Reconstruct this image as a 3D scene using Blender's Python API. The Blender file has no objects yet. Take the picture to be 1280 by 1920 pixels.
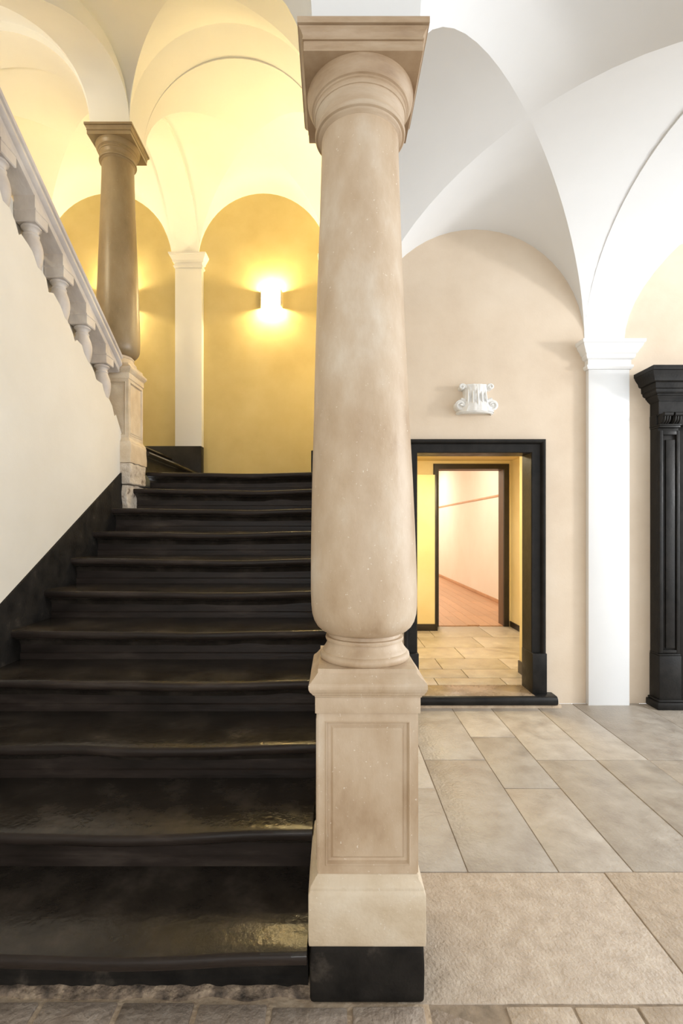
import bpy, bmesh, math, random
from mathutils import Vector, noise
random.seed(7)
S = bpy.context.scene
COL = S.collection
PI = math.pi

# ------------------------------------------------------------------ camera, light, exposure
cam_d = bpy.data.cameras.new('camera'); cam = bpy.data.objects.new('camera', cam_d); COL.objects.link(cam)
cam.location = (0, 0, 1.5); cam.rotation_euler = (PI/2, 0, 0)
cam_d.sensor_fit = 'HORIZONTAL'; cam_d.sensor_width = 36.0; cam_d.lens = 930/1280*36
cam_d.shift_x = 15/1280; cam_d.shift_y = 30/1280; cam_d.clip_start = .05
S.camera = cam

S.view_settings.view_transform = 'Standard'; S.view_settings.look = 'None'
S.view_settings.gamma = 1.0; S.view_settings.use_curve_mapping = False
S.view_settings.exposure = .06

W = bpy.data.worlds.new('sky'); S.world = W; W.use_nodes = True
W.node_tree.nodes['Background'].inputs[0].default_value = (.90, .95, 1, 1)
W.node_tree.nodes['Background'].inputs[1].default_value = 1.7

def lamp(name, kind, loc, energy, color, size=None, size_y=None, aim=None, radius=None, spread=None):
    d = bpy.data.lights.new(name, kind); o = bpy.data.objects.new(name, d); COL.objects.link(o)
    o.location = loc; d.energy = energy; d.color = color
    if kind == 'AREA':
        d.size = size
        if size_y: d.shape = 'RECTANGLE'; d.size_y = size_y
        if spread: d.spread = spread
    if radius is not None: d.shadow_soft_size = radius
    if aim is not None:
        o.rotation_euler = (Vector(aim)-Vector(loc)).to_track_quat('-Z', 'Y').to_euler()
    return o
# courtyard daylight through the open front of the hall, and the street door on the right
lamp('courtyard_daylight', 'AREA', (-.2, -5.2, 1.5), 100, (1, 1, 1), 3.5, 2.4, aim=(.8, 2, 1.6))
lamp('side_window_daylight', 'AREA', (6.3, 2.3, 2.75), 120, (1, .98, .96), .5, .5, aim=(1.5, 3.4, 2.9))

lamp('side_daylight_fill', 'AREA', (5.6, 2.3, 1.7), 75, (.90, .96, 1), 3.0, 2.4, aim=(0, 2.8, 2.2))  # broad fill added at the open side to brighten the vault's left web

# ------------------------------------------------------------------ material helpers
def lin(c):
    return tuple(((v/255)/12.92 if v/255 <= .04045 else ((v/255+.055)/1.055)**2.4) for v in c)
def mat(name, cols, scale=3.0, rough=.7, bump=0.0, bscale=40.0, rvar=0.0, flecks=None, detail=6, spec=.5, objrand=0.0, stretch=(1, 1, 1), dist=.01):
    """noise-mottled procedural: cols is a list of (position, linear rgb)"""
    m = bpy.data.materials.new(name); m.use_nodes = True; nt = m.node_tree; N = nt.nodes; L = nt.links
    b = N['Principled BSDF']; b.inputs['Roughness'].default_value = rough; b.inputs['Specular IOR Level'].default_value = spec
    tc = N.new('ShaderNodeTexCoord'); mp = N.new('ShaderNodeMapping'); mp.inputs['Scale'].default_value = stretch
    L.new(tc.outputs['Object'], mp.inputs['Vector'])
    n = N.new('ShaderNodeTexNoise'); n.inputs['Scale'].default_value = scale; n.inputs['Detail'].default_value = detail; n.inputs['Roughness'].default_value = .6
    L.new(mp.outputs[0], n.inputs['Vector'])
    r = N.new('ShaderNodeValToRGB'); L.new(n.outputs['Fac'], r.inputs['Fac'])
    els = r.color_ramp.elements
    while len(els) < len(cols): els.new(.5)
    for e, (p, c) in zip(els, cols): e.position = p; e.color = (*c, 1)
    out = r.outputs['Color']
    if flecks:
        fs, thr, fc = flecks
        v = N.new('ShaderNodeTexNoise'); v.inputs['Scale'].default_value = fs; v.inputs['Detail'].default_value = 3
        L.new(tc.outputs['Object'], v.inputs['Vector'])
        fr = N.new('ShaderNodeValToRGB'); fr.color_ramp.elements[0].position = thr; fr.color_ramp.elements[1].position = thr+.06
        L.new(v.outputs['Fac'], fr.inputs['Fac'])
        mx = N.new('ShaderNodeMix'); mx.data_type = 'RGBA'; mx.inputs['B'].default_value = (*fc, 1)
        L.new(fr.outputs['Color'], mx.inputs['Factor']); L.new(out, mx.inputs['A']); out = mx.outputs['Result']
    if objrand:
        oi = N.new('ShaderNodeObjectInfo'); mr = N.new('ShaderNodeMapRange')
        mr.inputs['To Min'].default_value = 1-objrand; mr.inputs['To Max'].default_value = 1+objrand
        L.new(oi.outputs['Random'], mr.inputs['Value'])
        mm = N.new('ShaderNodeMix'); mm.data_type = 'RGBA'; mm.blend_type = 'MULTIPLY'; mm.inputs['Factor'].default_value = 1
        L.new(out, mm.inputs['A']); L.new(mr.outputs['Result'], mm.inputs['B']); out = mm.outputs['Result']
    L.new(out, b.inputs['Base Color'])
    if rvar:
        mr = N.new('ShaderNodeMapRange'); mr.inputs['From Min'].default_value = .3; mr.inputs['From Max'].default_value = .7
        mr.inputs['To Min'].default_value = max(.02, rough-rvar); mr.inputs['To Max'].default_value = min(1, rough+rvar)
        L.new(n.outputs['Fac'], mr.inputs['Value']); L.new(mr.outputs['Result'], b.inputs['Roughness'])
    if bump:
        bn = N.new('ShaderNodeTexNoise'); bn.inputs['Scale'].default_value = bscale; bn.inputs['Detail'].default_value = 4
        L.new(mp.outputs[0], bn.inputs['Vector'])
        bp = N.new('ShaderNodeBump'); bp.inputs['Strength'].default_value = bump; bp.inputs['Distance'].default_value = dist
        L.new(bn.outputs['Fac'], bp.inputs['Height']); L.new(bp.outputs['Normal'], b.inputs['Normal'])
    return m
def emit(name, col, strength):
    m = bpy.data.materials.new(name); m.use_nodes = True; b = m.node_tree.nodes['Principled BSDF']
    b.inputs['Base Color'].default_value = (*col, 1); b.inputs['Emission Color'].default_value = (*col, 1); b.inputs['Emission Strength'].default_value = strength
    return m

M = {}
M['vault'] = mat('white_limewash', [(.3, (.765, .775, .78)), (.7, (.81, .82, .825))], 1.2, .85, .03, 30)
M['plaster'] = mat('beige_plaster', [(.28, (.62, .50, .375)), (.5, (.69, .575, .445)), (.75, (.75, .64, .51))], 1.3, .8, .06, 60)
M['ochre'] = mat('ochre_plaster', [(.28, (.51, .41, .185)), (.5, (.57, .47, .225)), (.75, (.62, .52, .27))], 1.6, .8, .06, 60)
M['cream'] = mat('cream_plaster', [(.28, (.69, .64, .55)), (.72, (.78, .735, .65))], 1.1, .8, .06, 60)
M['stone'] = mat('beige_marble', [(.28, (.36, .24, .14)), (.43, (.50, .37, .245)), (.55, (.58, .455, .325)), (.70, (.69, .60, .485))], 4.2, .5, .16, 55, .1, (95, .685, (.74, .66, .55)), 8, stretch=(1, 1, .55))
M['stone_light'] = mat('pale_limestone', [(.25, (.50, .385, .25)), (.5, (.62, .51, .37)), (.75, (.71, .62, .49))], 6, .65, .22, 70, .1, (110, .69, (.74, .67, .57)), 8)
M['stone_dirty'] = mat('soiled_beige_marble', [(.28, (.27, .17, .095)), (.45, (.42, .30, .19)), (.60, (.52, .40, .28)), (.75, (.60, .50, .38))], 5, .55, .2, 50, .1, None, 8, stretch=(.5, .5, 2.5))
M['stone_grey'] = mat('grey_brown_marble', [(.25, (.16, .115, .06)), (.5, (.25, .185, .105)), (.75, (.33, .26, .16))], 4, .38, .08, 50, .1, (110, .70, (.42, .35, .26)), 8, stretch=(1, 1, .5))
M['stone_rail'] = mat('grey_veined_marble', [(.25, (.40, .345, .31)), (.5, (.55, .50, .46)), (.75, (.70, .66, .62))], 5, .55, .15, 60, .1, None, 8, stretch=(1, .5, .5))
M['blackpaint'] = mat('black_painted_stone', [(.3, (.010, .0095, .009)), (.7, (.022, .020, .018))], 8, .42, .12, 60, .1, spec=.16)
M['soot'] = mat('worn_black_stone', [(.35, (.010, .009, .008)), (.62, (.022, .019, .016)), (.80, (.085, .07, .055))], 9, .6, .25, 60, .1, spec=.1)
M['tread'] = mat('polished_black_slate', [(.25, (.013, .0105, .0085)), (.5, (.027, .022, .0175)), (.75, (.060, .049, .039))], 5, .20, .22, 36, .05, None, 8, spec=.32, dist=.008)
M['riser'] = mat('brown_black_slate', [(.3, (.012, .009, .007)), (.55, (.028, .020, .016)), (.8, (.075, .058, .046))], 6, .45, .12, 40, .1, None, 8, stretch=(.4, 1, 2), spec=.2)
M['slab'] = mat('grey_floor_stone', [(.25, (.32, .27, .22)), (.5, (.41, .36, .30)), (.75, (.50, .45, .385))], 8, .42, .4, 60, .12, None, 8, objrand=.10)
M['granite'] = mat('bush_hammered_granite', [(.25, (.37, .30, .23)), (.5, (.47, .39, .31)), (.75, (.57, .49, .40))], 16, .6, .6, 75, .1, None, 8, objrand=.05)
M['sett'] = mat('grey_brown_sett', [(.25, (.25, .195, .15)), (.5, (.36, .29, .23)), (.75, (.47, .395, .325))], 14, .65, .7, 60, .1, None, 8, objrand=.14)
M['mortar'] = mat('sandy_mortar', [(.3, (.42, .31, .21)), (.7, (.60, .48, .35))], 20, .9, .6, 60)
M['grime'] = mat('dirty_mortar', [(.33, (.06, .047, .037)), (.5, (.22, .165, .12)), (.68, (.50, .385, .27))], 20, .9, .8, 70, flecks=None)
M['crumble'] = mat('crumbling_plaster', [(.32, (.16, .11, .08)), (.42, (.50, .42, .33)), (.7, (.66, .59, .50))], 16, .9, .9, 50)
M['sillstone'] = mat('polished_brown_sill', [(.3, (.17, .125, .085)), (.6, (.30, .23, .165)), (.8, (.42, .34, .26))], 5, .28, .1, 40, .1)
M['joint'] = mat('dark_joint', [(.3, (.20, .155, .11)), (.7, (.36, .28, .20))], 20, .9, .3, 60)
M['carving'] = mat('white_carved_plaster', [(.3, (.74, .73, .70)), (.7, (.84, .83, .80))], 20, .7, .2, 60)
M['yellow'] = mat('yellow_corridor_plaster', [(.3, (.76, .61, .31)), (.7, (.83, .70, .42))], 1.5, .75, .04, 50)
M['parquet'] = mat('orange_parquet', [(.3, (.42, .22, .11)), (.7, (.55, .32, .18))], 5, .35, .05, 40, .05, stretch=(6, .6, 1), objrand=.1)
M['rose'] = mat('pale_rose_plaster', [(.3, (.82, .74, .63)), (.7, (.87, .80, .70))], 1.2, .8, .03, 40)
M['brown'] = mat('brown_wood', [(.3, (.10, .055, .03)), (.7, (.17, .10, .06))], 6, .5, .05, 40, stretch=(4, 4, .4))
M['darkwood'] = mat('dark_stained_wood', [(.3, (.013, .010, .008)), (.7, (.030, .022, .016))], 8, .4, .05, 40)
M['lampglass'] = emit('warm_lamp_glass', (1, .80, .43), 45)
M['bulb'] = emit('bulb_glow', (1, .9, .65), 40)
M['whitemetal'] = mat('white_metal', [(.3, (.7, .68, .6)), (.7, (.8, .78, .7))], 5, .4)

# ------------------------------------------------------------------ mesh helpers
def link(name, me, m=None, parent=None, smooth=None, loc=None):
    o = bpy.data.objects.new(name, me); COL.objects.link(o)
    if m is not None: me.materials.append(m)
    if smooth is not None:
        for p in me.polygons: p.use_smooth = True
        me.set_sharp_from_angle(angle=math.radians(smooth))
    if parent is not None: o.parent = parent
    if loc is not None: o.location = loc
    return o
def obj(name, V, F, m, parent=None, smooth=None, loc=None, fix=True):
    me = bpy.data.meshes.new(name); me.from_pydata([tuple(v) for v in V], [], F)
    if fix:
        bm = bmesh.new(); bm.from_mesh(me); bmesh.ops.recalc_face_normals(bm, faces=bm.faces); bm.to_mesh(me); bm.free()
    return link(name, me, m, parent, smooth, loc)
def thing(name, label, cat, loc=(0, 0, 0), group=None, rz=0, kind=None):
    o = bpy.data.objects.new(name, None); COL.objects.link(o); o.location = loc; o.rotation_euler = (0, 0, rz)
    o.empty_display_size = .1; tag(o, label, cat, group, kind); return o
def tag(o, label=None, cat=None, group=None, kind=None):
    if label: o['label'] = label
    if cat: o['category'] = cat
    if group: o['group'] = group
    if kind: o['kind'] = kind
    return o
def struct(o, label=None): o['kind'] = 'structure'; (label and o.__setitem__('label', label)); return o
def group_empty(name, label=None):
    o = bpy.data.objects.new(name, None); COL.objects.link(o); o.empty_display_size = .1; return struct(o, label)
class MB:
    def __init__(s): s.V = []; s.F = []
    def add(s, V, F):
        k = len(s.V); s.V += [tuple(v) for v in V]; s.F += [tuple(i+k for i in f) for f in F]; return s
    def box(s, a, b):
        (x0, y0, z0), (x1, y1, z1) = a, b
        return s.add([(x0, y0, z0), (x1, y0, z0), (x1, y1, z0), (x0, y1, z0), (x0, y0, z1), (x1, y0, z1), (x1, y1, z1), (x0, y1, z1)],
                     [(0, 3, 2, 1), (4, 5, 6, 7), (0, 1, 5, 4), (1, 2, 6, 5), (2, 3, 7, 6), (3, 0, 4, 7)])
    def prism(s, P, axis, a, b):
        """polygon P in the plane normal to axis ('x': (y,z); 'y': (x,z); 'z': (x,y)) extruded from a to b"""
        n = len(P)
        def pt(p, t): return {'x': (t, p[0], p[1]), 'y': (p[0], t, p[1]), 'z': (p[0], p[1], t)}[axis]
        V = [pt(p, a) for p in P]+[pt(p, b) for p in P]
        F = [tuple(range(n)), tuple(range(2*n-1, n-1, -1))]+[(i, i+n, (i+1) % n+n, (i+1) % n) for i in range(n)]
        return s.add(V, F)
    def lathe(s, prof, n=48, c=(0, 0), a0=0, a1=2*PI):
        full = abs(a1-a0-2*PI) < 1e-6; na = n if full else n+1
        V = []; F = []
        for (r, z) in prof:
            for i in range(na):
                a = a0+(a1-a0)*i/n; V.append((c[0]+r*math.cos(a), c[1]+r*math.sin(a), z))
        for j in range(len(prof)-1):
            for i in range(n):
                i2 = (i+1) % na
                F.append((j*na+i, j*na+i2, (j+1)*na+i2, (j+1)*na+i))
        if full:
            F.append(tuple(range(na-1, -1, -1))); F.append(tuple((len(prof)-1)*na+i for i in range(na)))
        return s.add(V, F)
    def square(s, prof, c=(0, 0), asp=1.0):
        """square mouldings: prof = (half width, z)"""
        V = []; F = []
        for (w, z) in prof:
            V += [(c[0]-w, c[1]-w*asp, z), (c[0]+w, c[1]-w*asp, z), (c[0]+w, c[1]+w*asp, z), (c[0]-w, c[1]+w*asp, z)]
        for j in range(len(prof)-1):
            for i in range(4): F.append((j*4+i, j*4+(i+1) % 4, (j+1)*4+(i+1) % 4, (j+1)*4+i))
        F.append((3, 2, 1, 0)); k = 4*(len(prof)-1); F.append((k, k+1, k+2, k+3))
        return s.add(V, F)
    def tube(s, pts, r, n=10, close=False):
        pts = [Vector(p) for p in pts]; V = []; F = []; m = len(pts)
        for k, p in enumerate(pts):
            t = (pts[min(k+1, m-1)]-pts[max(k-1, 0)]).normalized()
            u = t.orthogonal().normalized() if k == 0 else (u-t*u.dot(t)).normalized()
            v = t.cross(u); rr = r[k] if isinstance(r, (list, tuple)) else r
            for i in range(n):
                a = 2*PI*i/n; V.append(p+u*math.cos(a)*rr+v*math.sin(a)*rr)
        for k in range(m-1):
            for i in range(n): F.append((k*n+i, k*n+(i+1) % n, (k+1)*n+(i+1) % n, (k+1)*n+i))
        F.append(tuple(range(n-1, -1, -1))); F.append(tuple((m-1)*n+i for i in range(n)))
        return s.add(V, F)
    def build(s, name, m, parent=None, smooth=None, bevel=0, loc=None, seg=2):
        me = bpy.data.meshes.new(name); me.from_pydata(s.V, [], s.F)
        bm = bmesh.new(); bm.from_mesh(me); bmesh.ops.recalc_face_normals(bm, faces=bm.faces)
        if bevel:
            es = [e for e in bm.edges if len(e.link_faces) == 2 and e.calc_face_angle(0) > .5]
            bmesh.ops.bevel(bm, geom=es, offset=bevel, segments=seg, affect='EDGES', profile=.5, clamp_overlap=True)
        bm.to_mesh(me); bm.free()
        return link(name, me, m, parent, smooth if smooth is not None else (40 if bevel else None), loc)
def roughen(o, amp, scale, sub=0):
    me = o.data
    if sub:
        bm = bmesh.new(); bm.from_mesh(me); bmesh.ops.subdivide_edges(bm, edges=bm.edges, cuts=sub, use_grid_fill=True); bm.to_mesh(me); bm.free()
    for v in me.vertices:
        v.co += Vector(noise.noise_vector(v.co*scale))*amp

# ------------------------------------------------------------------ main dimensions
H, T, D0 = .1848, .3153, 1.536            # stair rise, going, first nosing
C1 = (.103, 1.742); C2 = (-1.925, 4.435); LIFT = 1.88
SP, SPU = 3.087, 4.965                     # springing of the hall vaults and of the upper vaults
YW = 4.24                                  # hall back wall
YB = 6.45                                  # landing back wall
LX = -1.83                                 # wall beside the lower flight
XL0, XL1 = -2.095, -1.755                  # thickness of the arcade over the balustrade
XR0, XR1 = -.067, .273                     # thickness of the arcade over the near column
LAND = 11*H

# ------------------------------------------------------------------ shell
def vault(name, x0, x1, y0, y1, za, zb, R, n=28, label=None):
    """groin vault of four crisp webs; springing runs from za (at y0) to zb (at y1)"""
    cx, cy, a, b = (x0+x1)/2, (y0+y1)/2, (x1-x0)/2, (y1-y0)/2
    V, F = [], []
    def base(y): return za+(zb-za)*(y-y0)/(y1-y0)
    K = 10
    for sy in (1, -1):           # webs over the y ends: ruled along y
        k0 = len(V)
        for i in range(n+1):
            u = -math.cos(PI*i/n); zz = R*math.sqrt(max(0, 1-u*u))
            for k in range(K+1):
                w = abs(u)+(1-abs(u))*k/K; y = cy+sy*b*w
                V.append((cx+a*u, y, base(y)+zz))
        for i in range(n):
            for k in range(K): q = k0+i*(K+1)+k; F.append((q, q+1, q+K+2, q+K+1))
    for sx in (1, -1):
        k0 = len(V)
        for i in range(n+1):
            u = -math.cos(PI*i/n); zz = R*math.sqrt(max(0, 1-u*u)); y = cy+b*u
            for k in range(K+1):
                w = abs(u)+(1-abs(u))*k/K
                V.append((cx+sx*a*w, y, base(y)+zz))
        for i in range(n):
            for k in range(K): q = k0+i*(K+1)+k; F.append((q, q+1, q+K+2, q+K+1))
    return struct(obj(name, V, F, M['vault'], None, 60, fix=False), label)
def arc(c, a, z0, R, n=32, za=None, zb=None):
    """half ellipse from c-a to c+a; springing from za to zb when given"""
    P = []
    for i in range(n+1):
        u = -math.cos(PI*i/n); z = z0 if za is None else za+(zb-za)*(u+1)/2
        P.append((c+a*u, z+R*math.sqrt(max(0, 1-u*u))))
    return P
def arch_wall(name, axis, lo, hi, s0, s1, e0, e1, za, zb, R, top, m='vault', label=None, legs=None):
    """wall slab (thickness lo..hi along axis) with an arched opening s0..s1 and shoulders out to e0, e1"""
    A = arc((s0+s1)/2, (s1-s0)/2, 0, R, 36, za, zb)
    if not isinstance(top, (tuple, list)): top = (top, top)
    # built as quads strip by strip so that the concave outline shades cleanly
    P = [(e0, za)]+A+[(e1, zb)]
    Q = [(p[0], top[0]+(top[1]-top[0])*(p[0]-e0)/(e1-e0)) for p in P]
    V = []; F = []
    for t in (lo, hi):
        for p in P+Q: V.append((t, p[0], p[1]) if axis == 'x' else (p[0], t, p[1]))
    n = len(P); h = 2*n
    for i in range(n-1):
        F += [(i, i+1, n+i+1, n+i), (h+i, h+n+i, h+n+i+1, h+i+1), (i, h+i, h+i+1, i+1), (n+i, n+i+1, h+n+i+1, h+n+i)]
    F += [(0, n, h+n, h), (n-1, h+n-1, h+2*n-1, 2*n-1)]
    return struct(obj(name, V, F, M[m], None, 35), label)

# vaults ("ceiling")
vault('ceiling', XR1, 2.144, 1.912, YW, SP, SP, .965, label='white groin vault over the hall bay beside the black door')
vault('ceiling', 2.484, 4.4, 1.912, YW, SP, SP, .965, label='white groin vault over the bay with the black portal')
vault('ceiling', XL1, XR0, 1.912, 4.27, SP, SPU, .885, label='sloping vault climbing over the lower flight of stairs')
vault('ceiling', XL1, XR0, 4.61, YB, SPU, SPU, .885, label='yellow lit vault over the stair landing')
vault('ceiling', -3.75, XL0, 4.61, YB, SPU, SPU, .885, label='yellow lit vault left of the stair landing')
vault('ceiling', -3.75, XL0, 1.912, 4.27, SPU, SPU, .9, label='pale vault above the upper flight of stairs')
# arches between the bays
arch_wall('wall_arcade', 'x', XR0, XR1, 1.912, YW, 1.572, YW-.001, SP, SP, .92, 6.2, label='arch from the near column to the hall back wall')
arch_wall('wall_arcade_right', 'x', 2.144, 2.484, 1.912, YW, 1.572, YW-.001, SP, SP, .955, 4.35, label='white transverse arch rising from the white pilaster')
arch_wall('wall_arcade_front', 'y', 1.572, 1.912, XR1, 2.144, XR1, 2.144, SP, SP, .92, 6.2)
arch_wall('wall_arcade_front', 'y', 1.572, 1.912, 2.484, 4.4, 2.484, 4.7, SP, SP, .92, 6.2)
arch_wall('wall_arcade_front', 'y', 1.572, 1.912, XL1, XR0, -2.4, XR0, SP, SP, .86, 6.2)
arch_wall('wall_arcade_left', 'x', XL0, XL1, 1.912, 4.27, 1.912, 4.27, SP, SPU, .74, 6.2, label='sloping arch over the stone balustrade')
arch_wall('wall_arcade_left', 'x', XL0, XL1, 4.61, YB, 4.27, YB-.001, SPU, SPU, .84, 6.2, label='arch between the two landing bays')
arch_wall('wall_arcade_landing', 'y', 4.27, 4.58, XL1, XR0, XL1, XR0, SPU, SPU, .885, 6.2, label='yellow arch between the stairs and the landing')
arch_wall('wall_arcade_landing', 'y', 4.58, 4.625, XL1, XR0, XL1, XR0, SPU, SPU, .870, 6.2)
arch_wall('wall_arcade_landing', 'y', 4.27, 4.61, -3.75, XL0, -4.1, XL0, SPU, SPU, .82, 6.2, label='arch at far left above the balustrade')

# walls
DX0, DX1, DZ = .714, 1.684, 2.14           # doorway
w = MB(); w.prism([(-.067, 0), (DX0-.02, 0), (DX0-.02, DZ+.02), (DX1+.02, DZ+.02), (DX1+.02, 0), (4.7, 0), (4.7, 4.6), (-.067, 4.6)], 'y', YW, YW+.18)
struct(w.build('wall_back', M['plaster']), 'beige plaster back wall of the hall')
w = MB(); w.prism([(.1, 0), (.66, 0), (.66, 2.25), (1.815, 2.25), (1.815, 0), (3.6, 0), (3.6, 3.2), (.1, 3.2)], 'y', YW+.18, YW+.6)
struct(w.build('wall_back_inner', M['yellow']), 'thick inner leaf of the doorway wall')
w = MB(); w.box((-4.2, YB, 0), (.1, YB+.2, 6.3)); struct(w.build('wall_landing', M['ochre']), 'yellow lit plaster wall behind the stair landing')
w = MB(); w.box((XR0, YW+.18, 0), (.1, YB, 6.3)); w.box((XR0, YW+.021, 4.6), (.1, YW+.18, 6.3)); struct(w.build('wall_landing_right', M['plaster']))
w = MB(); w.box((-4.3, -6, 0), (-3.75, YB, 6.3)); struct(w.build('wall_far_left', M['plaster']))
w = MB(); w.box((-4.3, -6, 6.2), (4.9, YB+.2, 6.4)); struct(w.build('ceiling_leak_cover', M['vault']))  # unseen cover box added to stop sky light leaking past the vaults
w = MB(); w.box((LX-.25, -6, 4.15), (4.9, 1.572, 4.3)); struct(w.build('ceiling_front', M['vault']))
w = MB(); w.box((LX-.25, -6, 0), (LX, 1.571, 4.149)); struct(w.build('wall_left_front', M['cream']))
w = MB(); w.prism([(-4.2, 0), (-1.7, 0), (-1.7, 2.8), (3.2, 2.8), (3.2, 0), (4.9, 0), (4.9, 6.3), (-4.2, 6.3)], 'y', -6.2, -6); struct(w.build('wall_front_blocker', M['plaster']))  # unseen wall added behind the camera to keep high daylight off the landing
# low wall carrying the open side of the stairs
w = MB(); w.prism([(1.93, 0), (4.18, 0), (4.18, 1.97), (1.93, .62)], 'x', -.03, XR1-.03); struct(w.build('wall_stair', M['plaster']))

# plaster parapet wall left of the flight with its ragged top edge
def wtop(y): return 2.615-.60*(y-3.91)
P = [(1.572, 0), (4.33, 0), (4.335, 1.9), (4.32, 2.12), (4.335, 2.26)]
ys = []
y = 4.32
pts = []
for k in range(6):                          # bites around each embedded baluster
    yb = 4.04-.315*k
    for dy, dz in ((.14, .03), (.10, -.01), (.065, .035), (.02, .045), (-.035, .02), (-.075, .045), (-.11, .05)):
        pts.append((yb+dy+random.uniform(-.012, .012), wtop(yb+dy)+dz*1.0-.02+random.uniform(-.014, .014)))
pts = [p for p in pts if p[0] > 2.3]
P += pts+[(2.25, 3.62), (1.572, 4.02)]
w = MB(); w.prism(P, 'x', LX-.10, LX)
struct(w.build('wall_left', M['cream'], bevel=0), 'cream plaster wall left of the lower flight with a ragged top edge')
w = MB(); w.prism([(1.572, 0), (4.25, 0), (4.25, 2.79), (1.572, 4.35)], 'x', LX-.26, LX-.125); struct(w.build('wall_left_core', M['cream']))

# black skirting
def nose(y): return H*(1+(y-D0)/T)
w = MB(); w.prism([(1.56, .0), (1.56, nose(1.56)+.21), (4.315, nose(4.315)+.195), (4.315, 1.5)], 'x', LX-.01, LX+.014)
struct(w.build('baseboard_left', M['soot'], bevel=.003), 'black sloping skirting along the left wall of the stairs')
w = MB(); w.box((-3.75, YB-.125, LAND-.1), (-1.686, YB-.0, 2.546)); struct(w.build('baseboard_landing', M['blackpaint'], bevel=.004), 'black skirting block under the landing pilaster')
w = MB(); w.box((-.215, 4.76, LAND-.02), (XR0, 5.1, 2.245)); struct(w.build('baseboard_landing_right', M['blackpaint'], bevel=.006))

# ------------------------------------------------------------------ floor and slabs
fl = group_empty('floor', 'stone slab floor of the hall')
w = MB(); w.box((-3, -6, -.12), (4.9, YW+.0, -.004)); w.build('mortar_bed', M['joint'], fl)
w = MB(); w.box((-1.83, 1.28, -.05), (.3, 1.60, -.0025)); w.build('mortar_bed', M['mortar'], fl)
def slab(x0, x1, y0, y1, m='slab', name='floor_slab', g=.0022, top=0.0, tilt=.0015, parent=fl, rough=0, bev=.003):
    b = MB(); b.box((x0+g, y0+g, -.06), (x1-g, y1-g, top))
    o = b.build(name, M[m], parent, bevel=bev)
    tx, ty = random.uniform(-tilt, tilt), random.uniform(-tilt, tilt)
    for v in o.data.vertices:
        if v.co.z > -.03: v.co.z += tx*(v.co.x-x0)/(x1-x0)+ty*(v.co.y-y0)/(y1-y0)
    return o
for a, b in ((.2, 1.178), (1.178, 2.15), (2.15, 3.2), (3.2, 4.3)): slab(a, b, 1.562, 2.163, 'granite')
strips = [(.2, .586, [2.859]), (.586, .983, [3.207]), (.983, 1.309, [2.859, 3.56]), (1.309, 1.70, [3.207]), (1.70, 2.035, [3.207]), (2.035, 2.61, [3.207]), (2.61, 3.1, [2.9, 3.72]), (3.1, 3.6, [3.2]), (3.6, 4.3, [3.0])]
for a, b, cuts in strips:
    yy = [2.163]+cuts+[YW]
    for c, d in zip(yy[:-1], yy[1:]): slab(a, b, c, d, 'slab')
sx = [-1.83, -1.42, -1.17, -.92, -.672, -.43, -.2, .05, .29]
for i, (a, b) in enumerate(zip(sx[:-1], sx[1:])): slab(a, b, 1.30, (1.558 if a > -.3 else 1.578+random.uniform(-.012, .012)), 'sett', 'paving_sett', .0085, random.uniform(.003, .007), .001, bev=.006)
sx = [.29, .535, .75, .95, 1.2, 1.45, 1.7, 2.0, 2.4, 2.8, 3.3, 3.8, 4.3]
for i, (a, b) in enumerate(zip(sx[:-1], sx[1:])): slab(a, b, 1.30, 1.558, 'sett' if i < 1 else 'granite', 'paving_sett', .004, random.uniform(-.003, .001), .003, bev=.005)
for yy in (.6, -.1, -1.0, -2.0, -3.5):
    x = -1.83
    y1 = {.6: 1.30, -.1: .6, -1.0: -.1, -2.0: -1.0, -3.5: -2.0}[yy]
    while x < 4.2:
        x2 = min(4.3, x+random.uniform(.5, 1.0)); slab(x, x2, yy, y1, 'slab'); x = x2
# rough mortar fillet under the first step
V = []; F = []; nx = 90
for i in range(nx+1):
    x = -1.83+(1.83-.07)*i/nx
    e = noise.noise(Vector((x*9, 3, 0))); e2 = noise.noise(Vector((x*23, 8, 1)))
    prof = [(1.578+.016*e+.010*e2, -.02), (1.582+.016*e, .001+.006*e2), (1.598+.008*e2, .006+.010*e), (1.613, .012+.012*e2), (1.645, .015+.010*e)]
    V += [(x, p[0], p[1]) for p in prof]
for i in range(nx):
    for k in range(4): q = i*5+k; F.append((q, q+1, q+6, q+5))
o = obj('mortar_fillet', V, F, M['grime'], fl, 60)

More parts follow.
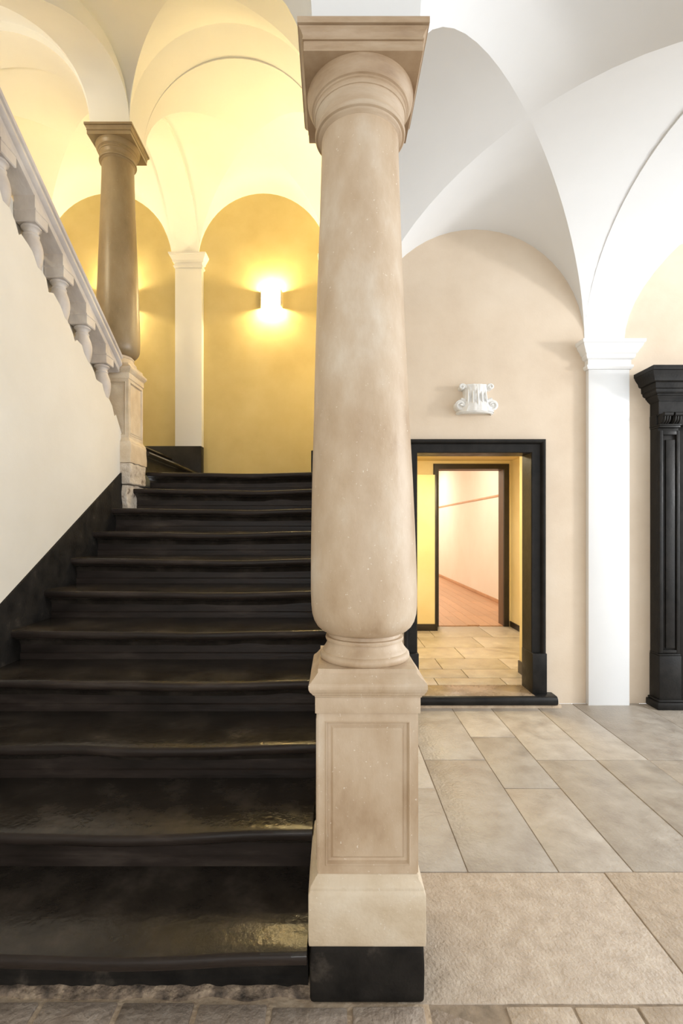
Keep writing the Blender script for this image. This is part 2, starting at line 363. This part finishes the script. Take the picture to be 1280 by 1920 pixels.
# ------------------------------------------------------------------ staircase
st = thing('staircase', 'dark polished stone staircase climbing between the near column and the cream wall', 'staircase', (0, 0, 0), kind='thing')
def sag(x, k):
    c = -.72+.05*math.sin(k*2.1); 
    return -.017*math.exp(-((x-c)/.42)**2)-.006*math.exp(-((x+1.3)/.3)**2)+.004*noise.noise(Vector((x*2.2, k*3.7, 0)))
nosep = [(T+.14, 0), (.25, 0), (.14, 0), (.05, 0), (.014, -.0005), (.006, -.003), (.001, -.009), (0, -.022), (.003, -.034), (.011, -.043), (.024, -.048), (.036, -.049), (.038, -.055), (.05, -.058), (.066, -.066), (.078, -.08), (.084, -.098)]
def step(k, x0, x1, back=None, name='step'):
    z = k*H; y = D0+(k-1)*T; nx = 36; V = []; F = []
    prof = [(back if (back and i == 0) else p[0], p[1]) for i, p in enumerate(nosep)]; n = len(prof)
    for i in range(nx+1):
        x = x0+(x1-x0)*i/nx; s = sag(x, k)
        for (py, pz) in prof:
            wgt = max(0, min(1, 1-(py-.03)/.26)) if pz > -.045 else max(.35, 1+(pz+.045)*8)
            fy = .010*noise.noise(Vector((x*3.1, k*5.3, 4)))*(1 if py < .1 else 0)
            V.append((x, y+py+fy-(.5*s if py < .05 else 0)*-.6, z+pz+s*wgt))
    for i in range(nx):
        for j in range(n-1): q = i*n+j; F.append((q, q+1, q+n+1, q+n))
    F.append(tuple(range(n))); F.append(tuple(nx*n+j for j in range(n-1, -1, -1)))
    o = obj(name, V, F, M['tread'], st, 60)
    o.data.materials.append(M['riser'])
    for p in o.data.polygons:
        if all(max(0, o.data.vertices[v].co.y-y) < .020 and o.data.vertices[v].co.z < z-.005 for v in p.vertices): p.material_index = 1
    rb = MB(); rb.prism([(y+.085, z-.09), (y+.085, z-H+.040), (y+.078, z-H+.034), (y+.078, z-H-.03), (y+.13, z-H-.03), (y+.13, z-.09)], 'x', x0, x1)
    rb.build('riser', M['riser'] if k > 1 else M['soot'], o)
    return o
for k in range(1, 12):
    x0 = LX+.012 if k < 10 else -1.765
    x1 = -.083 if k == 1 else (-.080 if k == 2 else (-.035 if k < 9 else -.069))
    step(k, x0, x1, back=(YB-.002-D0-10*T if k == 11 else None), name='step' if k < 11 else 'landing')
# the first step of the next flight, turning left from the landing
b = MB(); pr = [(-3.7, LAND+H), (-1.745, LAND+H), (-1.722, LAND+H-.006), (-1.713, LAND+H-.024), (-1.722, LAND+H-.042), (-1.75, LAND+H-.05), (-1.79, LAND+H-.09), (-1.79, LAND-.03), (-3.7, LAND-.03)]
b.prism(pr, 'y', 4.63, YB-.126); b.build('step', M['tread'], st, 50)
b = MB(); pr = [(p[0]-.34 if p[0] > -3 else p[0], p[1]+H) for p in pr]
b.prism(pr, 'y', 4.63, YB-.126); b.build('step', M['tread'], st, 50)

# ------------------------------------------------------------------ stone columns
def arcp(r0, z0, r1, z1, n=8, bulge=1):
    """quarter round between two profile points"""
    P = []
    for i in range(n+1):
        a = PI/2*i/n
        P.append((r0+(r1-r0)*(math.sin(a) if bulge > 0 else 1-math.cos(a)), z0+(z1-z0)*((1-math.cos(a)) if bulge > 0 else math.sin(a))))
    return P
SHAFT = [(.1215, 1.138), (.134, 1.141), (.150, 1.149), (.164, 1.162), (.1745, 1.180), (.181, 1.203), (.184, 1.232), (.1852, 1.28), (.1842, 1.36), (.1822, 1.45), (.1790, 1.56), (.1755, 1.669), (.1700, 1.80), (.1655, 1.92), (.1612, 2.043), (.1540, 2.23), (.1470, 2.418), (.1405, 2.60), (.1350, 2.79), (.1340, 2.854)]
def column(name, label, loc, ms, mp, mb, block=True, mc=None):
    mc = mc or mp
    t = thing(name, label, 'column', loc, kind='thing')
    p = MB(); p.square([(.176, 0), (.180, .012), (.181, .10), (.179, .182)]); o = p.build('plinth_block', mb, t, bevel=.008); roughen(o, .0016, 14, 3)
    if block: o['label'] = 'black painted block at the foot'
    p = MB(); p.square([(.184, .184), (.1855, .20), (.185, .345), (.182, .352), (.180, .356), (.180, .366), (.174, .374), (.166, .384), (.1635, .392), (.1615, .398)]); o = p.build('pedestal_base', M['stone_light'], t, bevel=.003); roughen(o, .0012, 18, 2)
    # die with a recessed framed panel on the three faces one can see
    p = MB(); p.square([(.1615, .398), (.1615, .9105)]); o = p.build('pedestal_die', mp, t)
    me = o.data; bm = bmesh.new(); bm.from_mesh(me)
    side = [f for f in bm.faces if abs(f.normal.z) < .5]
    for f in side:
        bmesh.ops.inset_individual(bm, faces=[f], thickness=.036, depth=0)
        bmesh.ops.inset_individual(bm, faces=[f], thickness=.0045, depth=.004)
        bmesh.ops.inset_individual(bm, faces=[f], thickness=.004, depth=-.004)
        bmesh.ops.inset_individual(bm, faces=[f], thickness=.006, depth=-.011)
        bmesh.ops.inset_individual(bm, faces=[f], thickness=.012, depth=-.001)
        bmesh.ops.inset_individual(bm, faces=[f], thickness=.010, depth=.006)
    es = [e for e in bm.edges if abs(e.verts[0].co.x-e.verts[1].co.x) < 1e-4 and abs(e.verts[0].co.y-e.verts[1].co.y) < 1e-4 and abs(abs(e.verts[0].co.x)-.1615) < 1e-3 and abs(abs(e.verts[0].co.y)-.1615) < 1e-3]
    bmesh.ops.bevel(bm, geom=es, offset=.004, segments=2, affect='EDGES')
    bm.to_mesh(me); bm.free()
    p = MB(); p.square([(.1675, .9105), (.1675, .962)]); p.build('pedestal_frieze', mp, t, bevel=.002)
    p = MB(); p.square([(.1690, .962), (.171, .968), (.176, .972), (.178, .977), (.183, .984), (.1862, .993), (.1866, 1.003), (.184, 1.010), (.178, 1.015), (.170, 1.022), (.163, 1.030), (.1595, 1.034), (.158, 1.036), (.1575, 1.049)])
    o = p.build('pedestal_cap', mp, t, 30); roughen(o, .0028, 22, 3)
    p = MB(); p.lathe([(.150, 1.049), (.1545, 1.054), (.1560, 1.062), (.1545, 1.070), (.150, 1.075), (.146, 1.077), (.1455, 1.080), (.139, 1.088), (.133, 1.099), (.130, 1.110), (.1295, 1.113), (.1345, 1.114), (.1360, 1.120), (.1345, 1.126), (.1255, 1.128), (.1235, 1.139)], 64); p.build('base_moulding', mp, t, 35)
    p = MB(); pr = []
    for (r0, z0), (r1, z1) in zip(SHAFT[:-1], SHAFT[1:]):
        n = 1 if z1-z0 < .05 else 3
        pr += [(r0+(r1-r0)*i/n, z0+(z1-z0)*i/n) for i in range(n)]
    pr.append(SHAFT[-1]); p.lathe(pr, 72); p.build('shaft', ms, t, 40)
    p = MB()
    pr = [(.1345, 2.846), (.138, 2.850), (.1435, 2.853), (.1455, 2.856), (.1465, 2.858), (.1540, 2.860), (.1570, 2.864), (.1575, 2.869), (.1560, 2.874), (.150, 2.877), (.1440, 2.879)]
    pr += [(.1425, 2.886), (.1440, 2.896), (.1480, 2.907), (.1530, 2.914), (.1555, 2.919), (.1555, 2.9235), (.1585, 2.9245), (.1600, 2.930), (.1600, 2.938), (.1635, 2.9405), (.1640, 2.946), (.1690, 2.949), (.1705, 2.955)]
    pr += [(.1715, 2.958), (.1770, 2.966), (.1815, 2.976), (.1842, 2.987), (.1848, 2.9965)]
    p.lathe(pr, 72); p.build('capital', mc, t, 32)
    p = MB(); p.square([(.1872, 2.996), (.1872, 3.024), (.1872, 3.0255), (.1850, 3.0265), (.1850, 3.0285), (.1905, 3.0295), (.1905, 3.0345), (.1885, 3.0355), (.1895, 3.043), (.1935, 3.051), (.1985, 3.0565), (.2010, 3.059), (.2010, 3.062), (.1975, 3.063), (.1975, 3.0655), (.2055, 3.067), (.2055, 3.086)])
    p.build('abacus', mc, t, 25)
    return t
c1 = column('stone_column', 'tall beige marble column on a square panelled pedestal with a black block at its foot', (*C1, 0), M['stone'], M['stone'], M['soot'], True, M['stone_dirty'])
for ch in c1.children:
    for v in ch.data.vertices:
        z = v.co.z; v.co.x += .006-.016*max(0, min(1, (z-1.05)/1.2)) if z > .39 else .003
c2 = column('stone_column', 'grey brown marble column at the top of the stairs behind the balustrade', (*C2, LIFT), M['stone_grey'], M['stone_light'], M['crumble'], False, M['stone_grey'])
for ch in c2.children:
    if ch.name.split('.')[0] in ('plinth_block', 'pedestal_base'): roughen(ch, .007, 13, 1)
# rough masonry below the upper pedestal, standing on the steps
p = MB(); p.prism([(-2.09, 1.60), (-1.772, 1.60), (-1.768, LIFT+.0), (-2.09, LIFT+.0)], 'y', 4.262, 4.62); o = p.build('footing', M['crumble'], c2, bevel=.01)
o.matrix_parent_inverse.identity(); o.location = (-C2[0], -C2[1], -LIFT); roughen(o, .02, 10, 6); roughen(o, .009, 31); o['label'] = 'crumbling plastered footing'

# ------------------------------------------------------------------ balustrade
bal = thing('stair_balustrade', 'grey veined stone handrail and stubby balusters rising above the ragged cream wall', 'balustrade', (0, 0, 0))
def rz(y): return 2.985-.585*(y-4.225)      # top of the rail
prof = [(-1.985, -.01), (-1.97, 0), (-1.815, 0), (-1.80, -.006), (-1.795, -.02), (-1.80, -.034), (-1.812, -.040), (-1.812, -.055), (-1.804, -.060), (-1.802, -.085), (-1.812, -.098), (-1.826, -.106), (-1.828, -.148), (-1.84, -.152), (-1.96, -.152), (-1.985, -.12)]
V = []; F = []; n = len(prof); yl = [1.93, 2.3, 2.7, 3.1, 3.5, 3.9, 4.235]
for y in yl:
    V += [(px, y, rz(y)+pz) for px, pz in prof]
for i in range(len(yl)-1):
    for j in range(n): F.append((i*n+j, i*n+(j+1) % n, (i+1)*n+(j+1) % n, (i+1)*n+j))
F += [tuple(range(n-1, -1, -1)), tuple((len(yl)-1)*n+j for j in range(n))]
obj('handrail', V, F, M['stone_rail'], bal, 35)
def baluster(yb):
    zt = rz(yb)-.145; xc = -1.885; hw = .066
    b = MB(); zb = zt-.125                  # bottom of the square block
    pr = [(.050, zb), (.053, zb-.004), (.058, zb-.010), (.058, zb-.016), (.048, zb-.022), (.042, zb-.032), (.040, zb-.044), (.047, zb-.052), (.047, zb-.058), (.044, zb-.064), (.052, zb-.085), (.061, zb-.11), (.067, zb-.14), (.068, zb-.17), (.064, zb-.21), (.053, zb-.26), (.042, zb-.31), (.040, zb-.35), (.055, zb-.37), (.055, zb-.40)]
    b.lathe(pr[::-1], 24, (xc, yb)); o = b.build('baluster', M['stone_rail'], bal, 45)
    b = MB(); b.square([(hw-.006, zb), (hw, zb+.006), (hw, zb+.064), (hw+.003, zb+.068), (hw+.003, zb+.078)], (xc, yb)); b.build('block', M['stone_rail'], o)
    # wedge block that fills up to the sloping rail
    b = MB(); b.prism([(yb-hw, zb+.078), (yb+hw, zb+.078), (yb+hw, rz(yb+hw)-.15), (yb-hw, rz(yb-hw)-.15)], 'x', xc-hw, xc+hw-.004); b.build('wedge', M['stone_rail'], o)
for k in range(7): baluster(4.04-.315*k)

# ------------------------------------------------------------------ pilasters
def pilaster(name, label, x0, x1, yf, yw, z0, zc, zt, ov, m='vault', group=None):
    cx = (x0+x1)/2; hw = (x1-x0)/2
    t = thing(name, label, 'pilaster', (cx, yw, z0), group)
    b = MB(); b.box((-hw, yf-yw, 0), (hw, 0, zc-z0)); b.build('shaft', M[m], t, bevel=.003)
    hh = zt-zc; b = MB()
    prof = [(.012, 0), (.020, .04), (.026, .08), (.026, .14), (.010, .18), (.010, .34), (.030, .38), (.038, .44), (.038, .52), (.050, .56), (.062, .66), (.078, .76), (.086, .82), (.086, .86), (.096, .88), (.1, .92), (.1, 1.0)]
    V = []; F = []; n = len(prof)
    for (o_, h) in prof:
        o2 = o_/.1*ov; z = zc-z0+h*hh
        V += [(-hw-o2, 0, z), (-hw-o2, yf-yw-o2, z), (hw+o2, yf-yw-o2, z), (hw+o2, 0, z)]
    for j in range(n-1):
        for i in range(4): F.append((j*4+i, j*4+(i+1) % 4, (j+1)*4+(i+1) % 4, (j+1)*4+i))
    F += [(3, 2, 1, 0), tuple((n-1)*4+i for i in range(4))]
    b.add(V, F); b.build('capital', M[m], t, 25)
    return t
pilaster('pilaster', 'white wall pilaster with a moulded cap standing between the black door and the black portal', 2.154, 2.500, 4.19, YW, 0, 2.84, 3.07, .088)
pilaster('pilaster', 'white wall pilaster hidden behind the near column', -.0, .273, 4.19, YW, 0, 2.84, 3.07, .06)
pilaster('pilaster', 'pale yellow lit pilaster on the landing wall left of the wall lamp', -2.028, -1.686, 6.35, YB, 2.546, 4.83, 5.0, .068)
pilaster('pilaster', 'narrow pale pilaster in the right corner of the landing', -.17, XR0, 6.35, YB, LAND, 4.83, 5.0, .03)

# ------------------------------------------------------------------ black door frame (door_1) and the rooms beyond
d1 = group_empty('door_1', 'black stone door frame with a rounded sill')
def sweep_frame(name, prof, x0, x1, z0, z1, m, parent, flip=False):
    """prof: (offset outward from the opening edge, y) run up the left jamb, across and down the right jamb with mitres"""
    V = []; F = []; n = len(prof)
    for (sx, z, cz) in ((-1, z0, 0), (-1, z1, 1), (1, z1, 1), (1, z0, 0)):
        for (o_, y) in prof: V.append(((x0-o_) if sx < 0 else (x1+o_), y, z+(o_ if cz else 0)))
    for i in range(3):
        for j in range(n): F.append((i*n+j, i*n+(j+1) % n, (i+1)*n+(j+1) % n, (i+1)*n+j))
    F += [tuple(range(n-1, -1, -1)), tuple(3*n+j for j in range(n))]
    return obj(name, V, F, M[m], parent, 25)
sweep_frame('door_frame', [(0, YW+.19), (0, YW-.012), (.006, YW-.02), (.072, YW-.02), (.076, YW-.028), (.082, YW-.044), (.092, YW-.052), (.104, YW-.052), (.112, YW-.044), (.113, YW+.0), (.02, YW+.0), (.02, YW+.19)], DX0, DX1, .09, DZ, 'blackpaint', d1)
for xa, xb in ((DX0-.117, DX0+.006), (DX1-.006, DX1+.117)):
    b = MB(); b.box((xa, YW-.058, .09), (xb, YW+.185, .44)); b.build('plinth', M['blackpaint'], d1, bevel=.005)
b = MB(); yf = YW-.135
pr = [(yf+.03, .022), (yf+.012, .027), (yf+.002, .044), (yf, .062), (yf+.004, .080), (yf+.016, .094), (yf+.032, .098), (YW+.0, .098), (YW+.0, .022)]
b.prism(pr, 'x', .545, 1.862); b.build('sill', M['blackpaint'], d1, bevel=.004)
b = MB(); b.box((DX0+.0, YW-.1, .06), (DX1, YW+.19, .099)); b.build('threshold', M['sillstone'], d1, bevel=.002)['label'] = 'worn brownish stone step'
b = MB(); b.box((.5, YW-.11, -.02), (1.9, YW+.0, .0225)); b.build('sill_bed', M['mortar'], d1, bevel=.004)

cf = group_empty('floor_corridor', 'pale stone floor of the corridor beyond the black door')
b = MB(); b.box((.3, YW+.19, 0), (3.0, 7.12, .084)); b.build('mortar_bed', M['joint'], cf)
def cslab(x0, x1, y0, y1):
    b = MB(); b.box((x0+.004, y0+.004, .06), (x1-.004, y1-.004, .092)); b.build('floor_slab', M['slab'], cf, bevel=.002)
yy = [YW+.192, 4.66, 4.95, 5.35, 5.85, 6.4, 7.1]
for r, (a, c) in enumerate(zip(yy[:-1], yy[1:])):
    x = .3+[.0, .35, .15, .5, .1, .4][r]*.6; xs = [.3, x+.02]
    while xs[-1] < 2.9: xs.append(min(3.0, xs[-1]+[.62, .74, .68, .8, .7, .75][r]))
    for p_, q_ in zip(xs[:-1], xs[1:]):
        if q_-p_ > .03: cslab(p_, q_, a, c)
w = MB(); w.box((.3, YW+.6, 0), (.45, 7.12, 3)); struct(w.build('wall_corridor_left', M['yellow']))
w = MB(); w.box((2.535, YW+.6, 0), (2.7, 7.12, 3)); struct(w.build('wall_corridor_right', M['yellow']), 'yellow corridor wall right of the inner doorway')
w = MB(); w.box((.3, YW+.18, 2.46), (2.7, 7.3, 2.6)); struct(w.build('ceiling_corridor', M['yellow']))
IX0, IX1, IZ = 1.505, 2.430, 2.34
w = MB(); w.prism([(.3, 0), (IX0-.02, 0), (IX0-.02, IZ+.02), (IX1+.02, IZ+.02), (IX1+.02, 0), (3.2, 0), (3.2, 3.3), (.3, 3.3)], 'y', 7.1, 7.3)
struct(w.build('wall_corridor_back', M['yellow']), 'yellow wall around the inner doorway')
w = MB(); w.box((.45, 6.8, .09), (1.39, 7.1, 2.23)); struct(w.build('wall_corridor_stub', M['yellow']), 'yellow wall block left of the inner doorway')
w = MB(); w.box((.45, 6.785, .09), (1.395, 6.8, .185)); struct(w.build('baseboard_corridor_back', M['darkwood'], bevel=.003))
w = MB(); w.box((2.52, YW+.6, .09), (2.535, 7.1, .17)); struct(w.build('baseboard_corridor_right', M['darkwood'], bevel=.003))
w = MB(); w.box((1.80, YW+.2, .09), (1.815, YW+.605, .21)); struct(w.build('baseboard_corridor_reveal', M['darkwood'], bevel=.003))
d2 = group_empty('door_2', 'dark inner door frame at the end of the corridor')
sweep_frame('door_frame', [(0, 7.10), (.004, 7.075), (.07, 7.075), (.078, 7.085), (.078, 7.1), (.02, 7.1), (.02, 7.11), (0, 7.11)], IX0, IX1, .09, IZ, 'darkwood', d2)
sweep_frame('door_lining', [(0, 7.112), (0, 7.31), (.019, 7.31), (.019, 7.112)], IX0, IX1, .09, IZ, 'brown', d2)
b = MB(); b.box((1.392, 6.79, .09), (1.425, 7.1, 2.23)); b.build('side_lining', M['darkwood'], d2, bevel=.003)

rf = group_empty('floor_room', 'orange parquet floor of the far room')
x = .4
while x < 3.06:
    y = 7.3+random.uniform(-.6, 0)
    while y < 16:
        y2 = y+1.1
        b = MB(); b.box((x+.0015, max(y, 7.12)+.0015, .05), (min(x+.17, 3.07)-.0015, min(y2, 16)-.0015, .1)); b.build('plank', M['parquet'], rf); y = y2
    x += .17
w = MB(); w.box((3.07, 7.3, 0), (3.25, 16, 3.4)); struct(w.build('wall_room_right', M['rose']), 'pale wall running back through the far room')
w = MB(); w.box((.2, 7.3, 0), (.4, 16, 3.4)); struct(w.build('wall_room_left', M['rose']))
w = MB(); w.box((.2, 16, 0), (3.25, 16.2, 3.4)); struct(w.build('wall_room_back', M['rose']))
w = MB(); w.box((.2, 7.3, 3.3), (3.25, 16, 3.45)); struct(w.build('ceiling_room', M['rose']))
w = MB(); w.box((3.055, 7.3, 2.085), (3.07, 16, 2.125)); struct(w.build('trim_1', M['parquet'], bevel=.004), 'thin picture rail on the far room wall')
w = MB(); w.box((3.055, 7.3, .1), (3.07, 16, .17)); struct(w.build('baseboard_room', M['parquet'], bevel=.003))
lamp('corridor_lamp', 'AREA', (1.2, 5.6, 2.44), 60, (1, .86, .56), .5, .5, aim=(1.1, 5.9, 0))
lamp('far_room_light', 'AREA', (1.6, 14.0, 3.25), 95, (1, .88, .75), 1.5, 1.5, aim=(1.6, 14.0, 0))  # second light, added to brighten the deep end of the wall
lamp('far_room_light', 'AREA', (1.5, 9.8, 3.25), 115, (1, .88, .75), 1.2, 2.5, aim=(1.4, 10.5, 0))

# ------------------------------------------------------------------ black portal (door_3)
d3 = group_empty('door_3', 'black carved portal with heavy cornice right of the white pilaster')
PX0, PX1 = 2.70, 4.08                       # outer edges of the jambs
def ring(prof, name, x0, x1, m='blackpaint', yb=YW, sm=25):
    """moulding that returns to the wall at both ends; prof = (projection, z); x0, x1 the body"""
    V = []; F = []; n = len(prof)
    for (p, z, s) in prof: V += [(x0-s, yb, z), (x0-s, yb-p, z), (x1+s, yb-p, z), (x1+s, yb, z)]
    for j in range(n-1):
        for i in range(4): F.append((j*4+i, j*4+(i+1) % 4, (j+1)*4+(i+1) % 4, (j+1)*4+i))
    F += [(3, 2, 1, 0), tuple((n-1)*4+i for i in range(4))]
    return obj(name, V, F, M[m], d3, sm)
ring([(.125, 2.555, .0), (.128, 2.562, .004), (.138, 2.575, .018), (.150, 2.592, .030), (.158, 2.596, .036), (.158, 2.606, .036), (.172, 2.612, .050), (.180, 2.622, .060), (.182, 2.640, .062), (.195, 2.645, .072), (.195, 2.690, .074), (.208, 2.694, .088), (.215, 2.700, .094), (.222, 2.722, .10), (.240, 2.748, .118), (.250, 2.762, .126), (.250, 2.772, .128), (.262, 2.776, .134), (.266, 2.784, .135), (.266, 2.808, .135)], 'cornice', PX0, PX1)
ring([(.115, 2.44, -.004), (.115, 2.56, -.004)], 'frieze', PX0, PX1)
b = MB(); b.box((2.90, YW-.05, .0), (3.88, YW-.01, 2.45)); b.build('door_leaf', M['blackpaint'], d3, bevel=.004)
for xa, xb in ((PX0, 2.875), (3.905, PX1)):
    inner = 1 if xa == PX0 else -1
    # jamb body with a sunk groove and panel
    b = MB(); b.box((xa+.004, YW-.105, .44), (xb-.0, YW, 2.335)); b.build('jamb', M['blackpaint'], d3, bevel=.004)
    b = MB()
    for (p, q, r, s) in ((xa+.006, xa+.034, .46, 2.31), (xb-.028, xb-.002, .46, 2.31), (xa+.034, xb-.028, .46, .485), (xa+.034, xb-.028, 2.275, 2.31)):
        b.box((p, YW-.124, r), (q, YW-.1, s))
    b.build('jamb_border', M['blackpaint'], d3, bevel=.003)
    b = MB(); b.box((xa+.062, YW-.118, .50), (xb-.036, YW-.1, 2.235)); b.build('jamb_panel', M['blackpaint'], d3, bevel=.005)
    b = MB(); b.box((xa-.002, YW-.135, .075), (xb+.004, YW, .44)); b.box((xa+.0, YW-.13, .44), (xb+.002, YW, .455)); b.build('plinth', M['blackpaint'], d3, bevel=.005)
    b = MB(); b.box((xa-.035, YW-.165, .0), (xb+.03, YW, .06)); b.box((xa-.02, YW-.15, .06), (xb+.015, YW, .078)); b.build('plinth_base', M['blackpaint'], d3, bevel=.01)
    b = MB(); b.box((xa+.002, YW-.13, 2.335), (xb-.0, YW, 2.352)); b.box((xa-.002, YW-.138, 2.352), (xb+.004, YW, 2.362)); b.build('jamb_cap', M['blackpaint'], d3, bevel=.003)
    # two fluted scroll brackets under the frieze
    for k in range(2):
        xc = xa+.045+k*.088; o = None
        b = MB(); side = []
        for i in range(13):
            a = i/12; side.append((YW-.118-.055*math.sin(a*PI*.55)**1.5-.012*math.sin(a*PI*2), 2.362+a*.085))
        b.prism([(YW, 2.362)]+side+[(YW, 2.447)], 'x', xc-.034, xc+.034); o = b.build('scroll_bracket', M['blackpaint'], d3, bevel=.003)
        b = MB()
        for j in (-1, 0, 1):
            b.tube([(xc+j*.020, p[0]-.003, p[1]) for p in side], .0085, 8)
        b.tube([(xc-.036, YW-.17, 2.437), (xc+.036, YW-.17, 2.437)], .016, 12)
        b.build('flute', M['blackpaint'], o, 50)
b = MB(); b.box((2.70, YW-.09, 2.36), (4.08, YW, 2.45)); b.build('lintel', M['blackpaint'], d3, bevel=.003)

# ------------------------------------------------------------------ carved fragment over the door
cv = thing('carved_bracket', 'small white carved scroll bracket fixed to the beige wall above the black door', 'bracket', (1.203, YW, 2.462))
cv.scale = (1.12, 1, 1)
V = []; F = []; na = 20; pr = []
for i in range(25):
    a = i/24; z = .012+a*.236
    wdt = .075*(1-a)**1.2+.105+.030*max(0, (a-.66)/.34)**1.5-.018*math.sin(a*PI)
    dp = .125*(1-.35*a)+.012*math.sin(a*PI*3)
    pr.append((wdt*.80, dp, z))
for (wd, dp, z) in pr:
    for j in range(na+1):
        a = PI*j/na; fl_ = 1+.045*math.cos(a*14)
        V.append((-wd*math.cos(a)*(.9+.1*fl_), -dp*math.sin(a)**.75*fl_, z))
for i in range(len(pr)-1):
    for j in range(na): q = i*(na+1)+j; F.append((q, q+1, q+na+2, q+na+1))
F += [tuple(range(na+1)), tuple((len(pr)-1)*(na+1)+j for j in range(na, -1, -1))]
obj('body', V, F, M['carving'], cv, 45)
def spiral(cx, cz, r0, turns, s, y, w, th, start):
    pts = []; n = 34
    for i in range(n+1):
        a = i/n; ang = start+s*a*turns*2*PI; r = r0*(1-.78*a)
        pts.append((cx+r*math.cos(ang), y-.02*a, cz+r*math.sin(ang)))
    return pts, [th*(1-.5*i/n) for i in range(n+1)]
for s in (-1, 1):
    b = MB()
    p, r = spiral(s*.116, .070, .052, 1.4, s, -.066, .05, .013, PI/2); b.tube(p, r, 8)
    p2 = [(q[0], q[1]+.032, q[2]) for q in p]; b.tube(p2, r, 8)
    b.tube([(s*.116, -.0, .070), (s*.116, -.074, .070)], .046, 18); b.tube([(s*.116, -.07, .070), (s*.116, -.095, .070)], [.014, .009], 10)
    b.build('lower_volute', M['carving'], cv, 50)
    b = MB()
    p, r = spiral(s*.106, .226, .026, 1.25, -s, -.058, .04, .010, PI*1.1 if s > 0 else -.1*PI); b.tube(p, r, 8)
    b.tube([(s*.106, 0, .224), (s*.106, -.064, .224)], .021, 14)
    b.build('upper_curl', M['carving'], cv, 50)
b = MB()
for j in range(-2, 3):
    b.tube([(j*.030*(1.25-.25*i/8), -.118+.034*(i/8)+abs(j)*.012-.012*math.sin(i/8*PI), .02+.215*i/8) for i in range(9)], .0075, 8)
b.build('rib', M['carving'], cv, 50)
b = MB(); V = []
b.lathe([(.125, 0), (.140, .006), (.142, .018), (.132, .028)], 24, (0, 0), PI, 2*PI)
o = b.build('rim', M['carving'], cv, 40)
for v in o.data.vertices: v.co.y *= .82

# ------------------------------------------------------------------ wall lamps
def sconce(loc, label, power, rz=0, sc=1):
    t = thing('wall_lamp', label, 'lamp', loc, 'wall lamps on the landing walls', rz); t.scale = (sc, sc, sc)
    R, w_, h = .142, .135, .102
    def shell(a0, a1, n, name, m):
        b = MB(); V = []; F = []
        for rr in (1.0, .93):
            for z in (-h, h):
                for i in range(n+1):
                    a = a0+(a1-a0)*i/n; V.append((-R*rr*math.copysign(abs(math.cos(a))**.6, math.cos(a)), -.004-w_*rr*math.sin(a)**.75, z))
        k = n+1
        for i in range(n):
            F += [(i, i+1, k+i+1, k+i), (2*k+i, 3*k+i, 3*k+i+1, 2*k+i+1), (k+i, k+i+1, 3*k+i+1, 3*k+i), (i, 2*k+i, 2*k+i+1, i+1)]
        F += [(0, k, 3*k, 2*k), (n, k+n, 3*k+n, 2*k+n)]
        return b.add(V, F).build(name, m, t, 50)
    shell(PI*.22, PI*.78, 14, 'shade', M['lampglass'])
    for a0, a1 in ((.0, PI*.22), (PI*.78, PI)): shell(a0, a1, 5, 'cheek', M['whitemetal'])
    b = MB(); b.box((-.05, -.02, -.07), (.05, 0, .07)); b.build('mount', M['whitemetal'], t, bevel=.004)
    b = MB(); b.box((-.006, -.05, -.02), (.006, -.012, .099)); b.build('holder', M['whitemetal'], t, bevel=.002)
    b = MB(); b.lathe([(.002, -.05), (.016, -.045), (.02, -.03), (.02, .03), (.016, .045), (.002, .05)], 12, (0, -.075)); b.build('bulb', M['bulb'], t, 60)
    for dz in (-.06, .06):
        o = lamp('wall_lamp_light', 'POINT', (loc[0]+sc*.075*math.sin(rz), loc[1]-sc*.075*math.cos(rz), loc[2]+dz*sc), power, (1, .79, .40), radius=.025)
sconce((-.803, YB, 4.46), 'glowing half-round wall lamp on the yellow wall above the landing', 48)
sconce((-2.80, YB, 4.46), 'glowing wall lamp hidden behind the upper grey brown column', 48)
sconce((XR0, 5.12, 4.10), 'added small wall lamp out of sight behind the near column, brightening the stair vault', 75, -PI/2, .42)  # added lamp, hidden by the near column, to light the stair vault
lamp('upper_flight_fill', 'POINT', (-3.0, 3.0, 4.6), 55, (1, .86, .58), radius=.12)  # unseen fill added to lift the bay over the upper flight
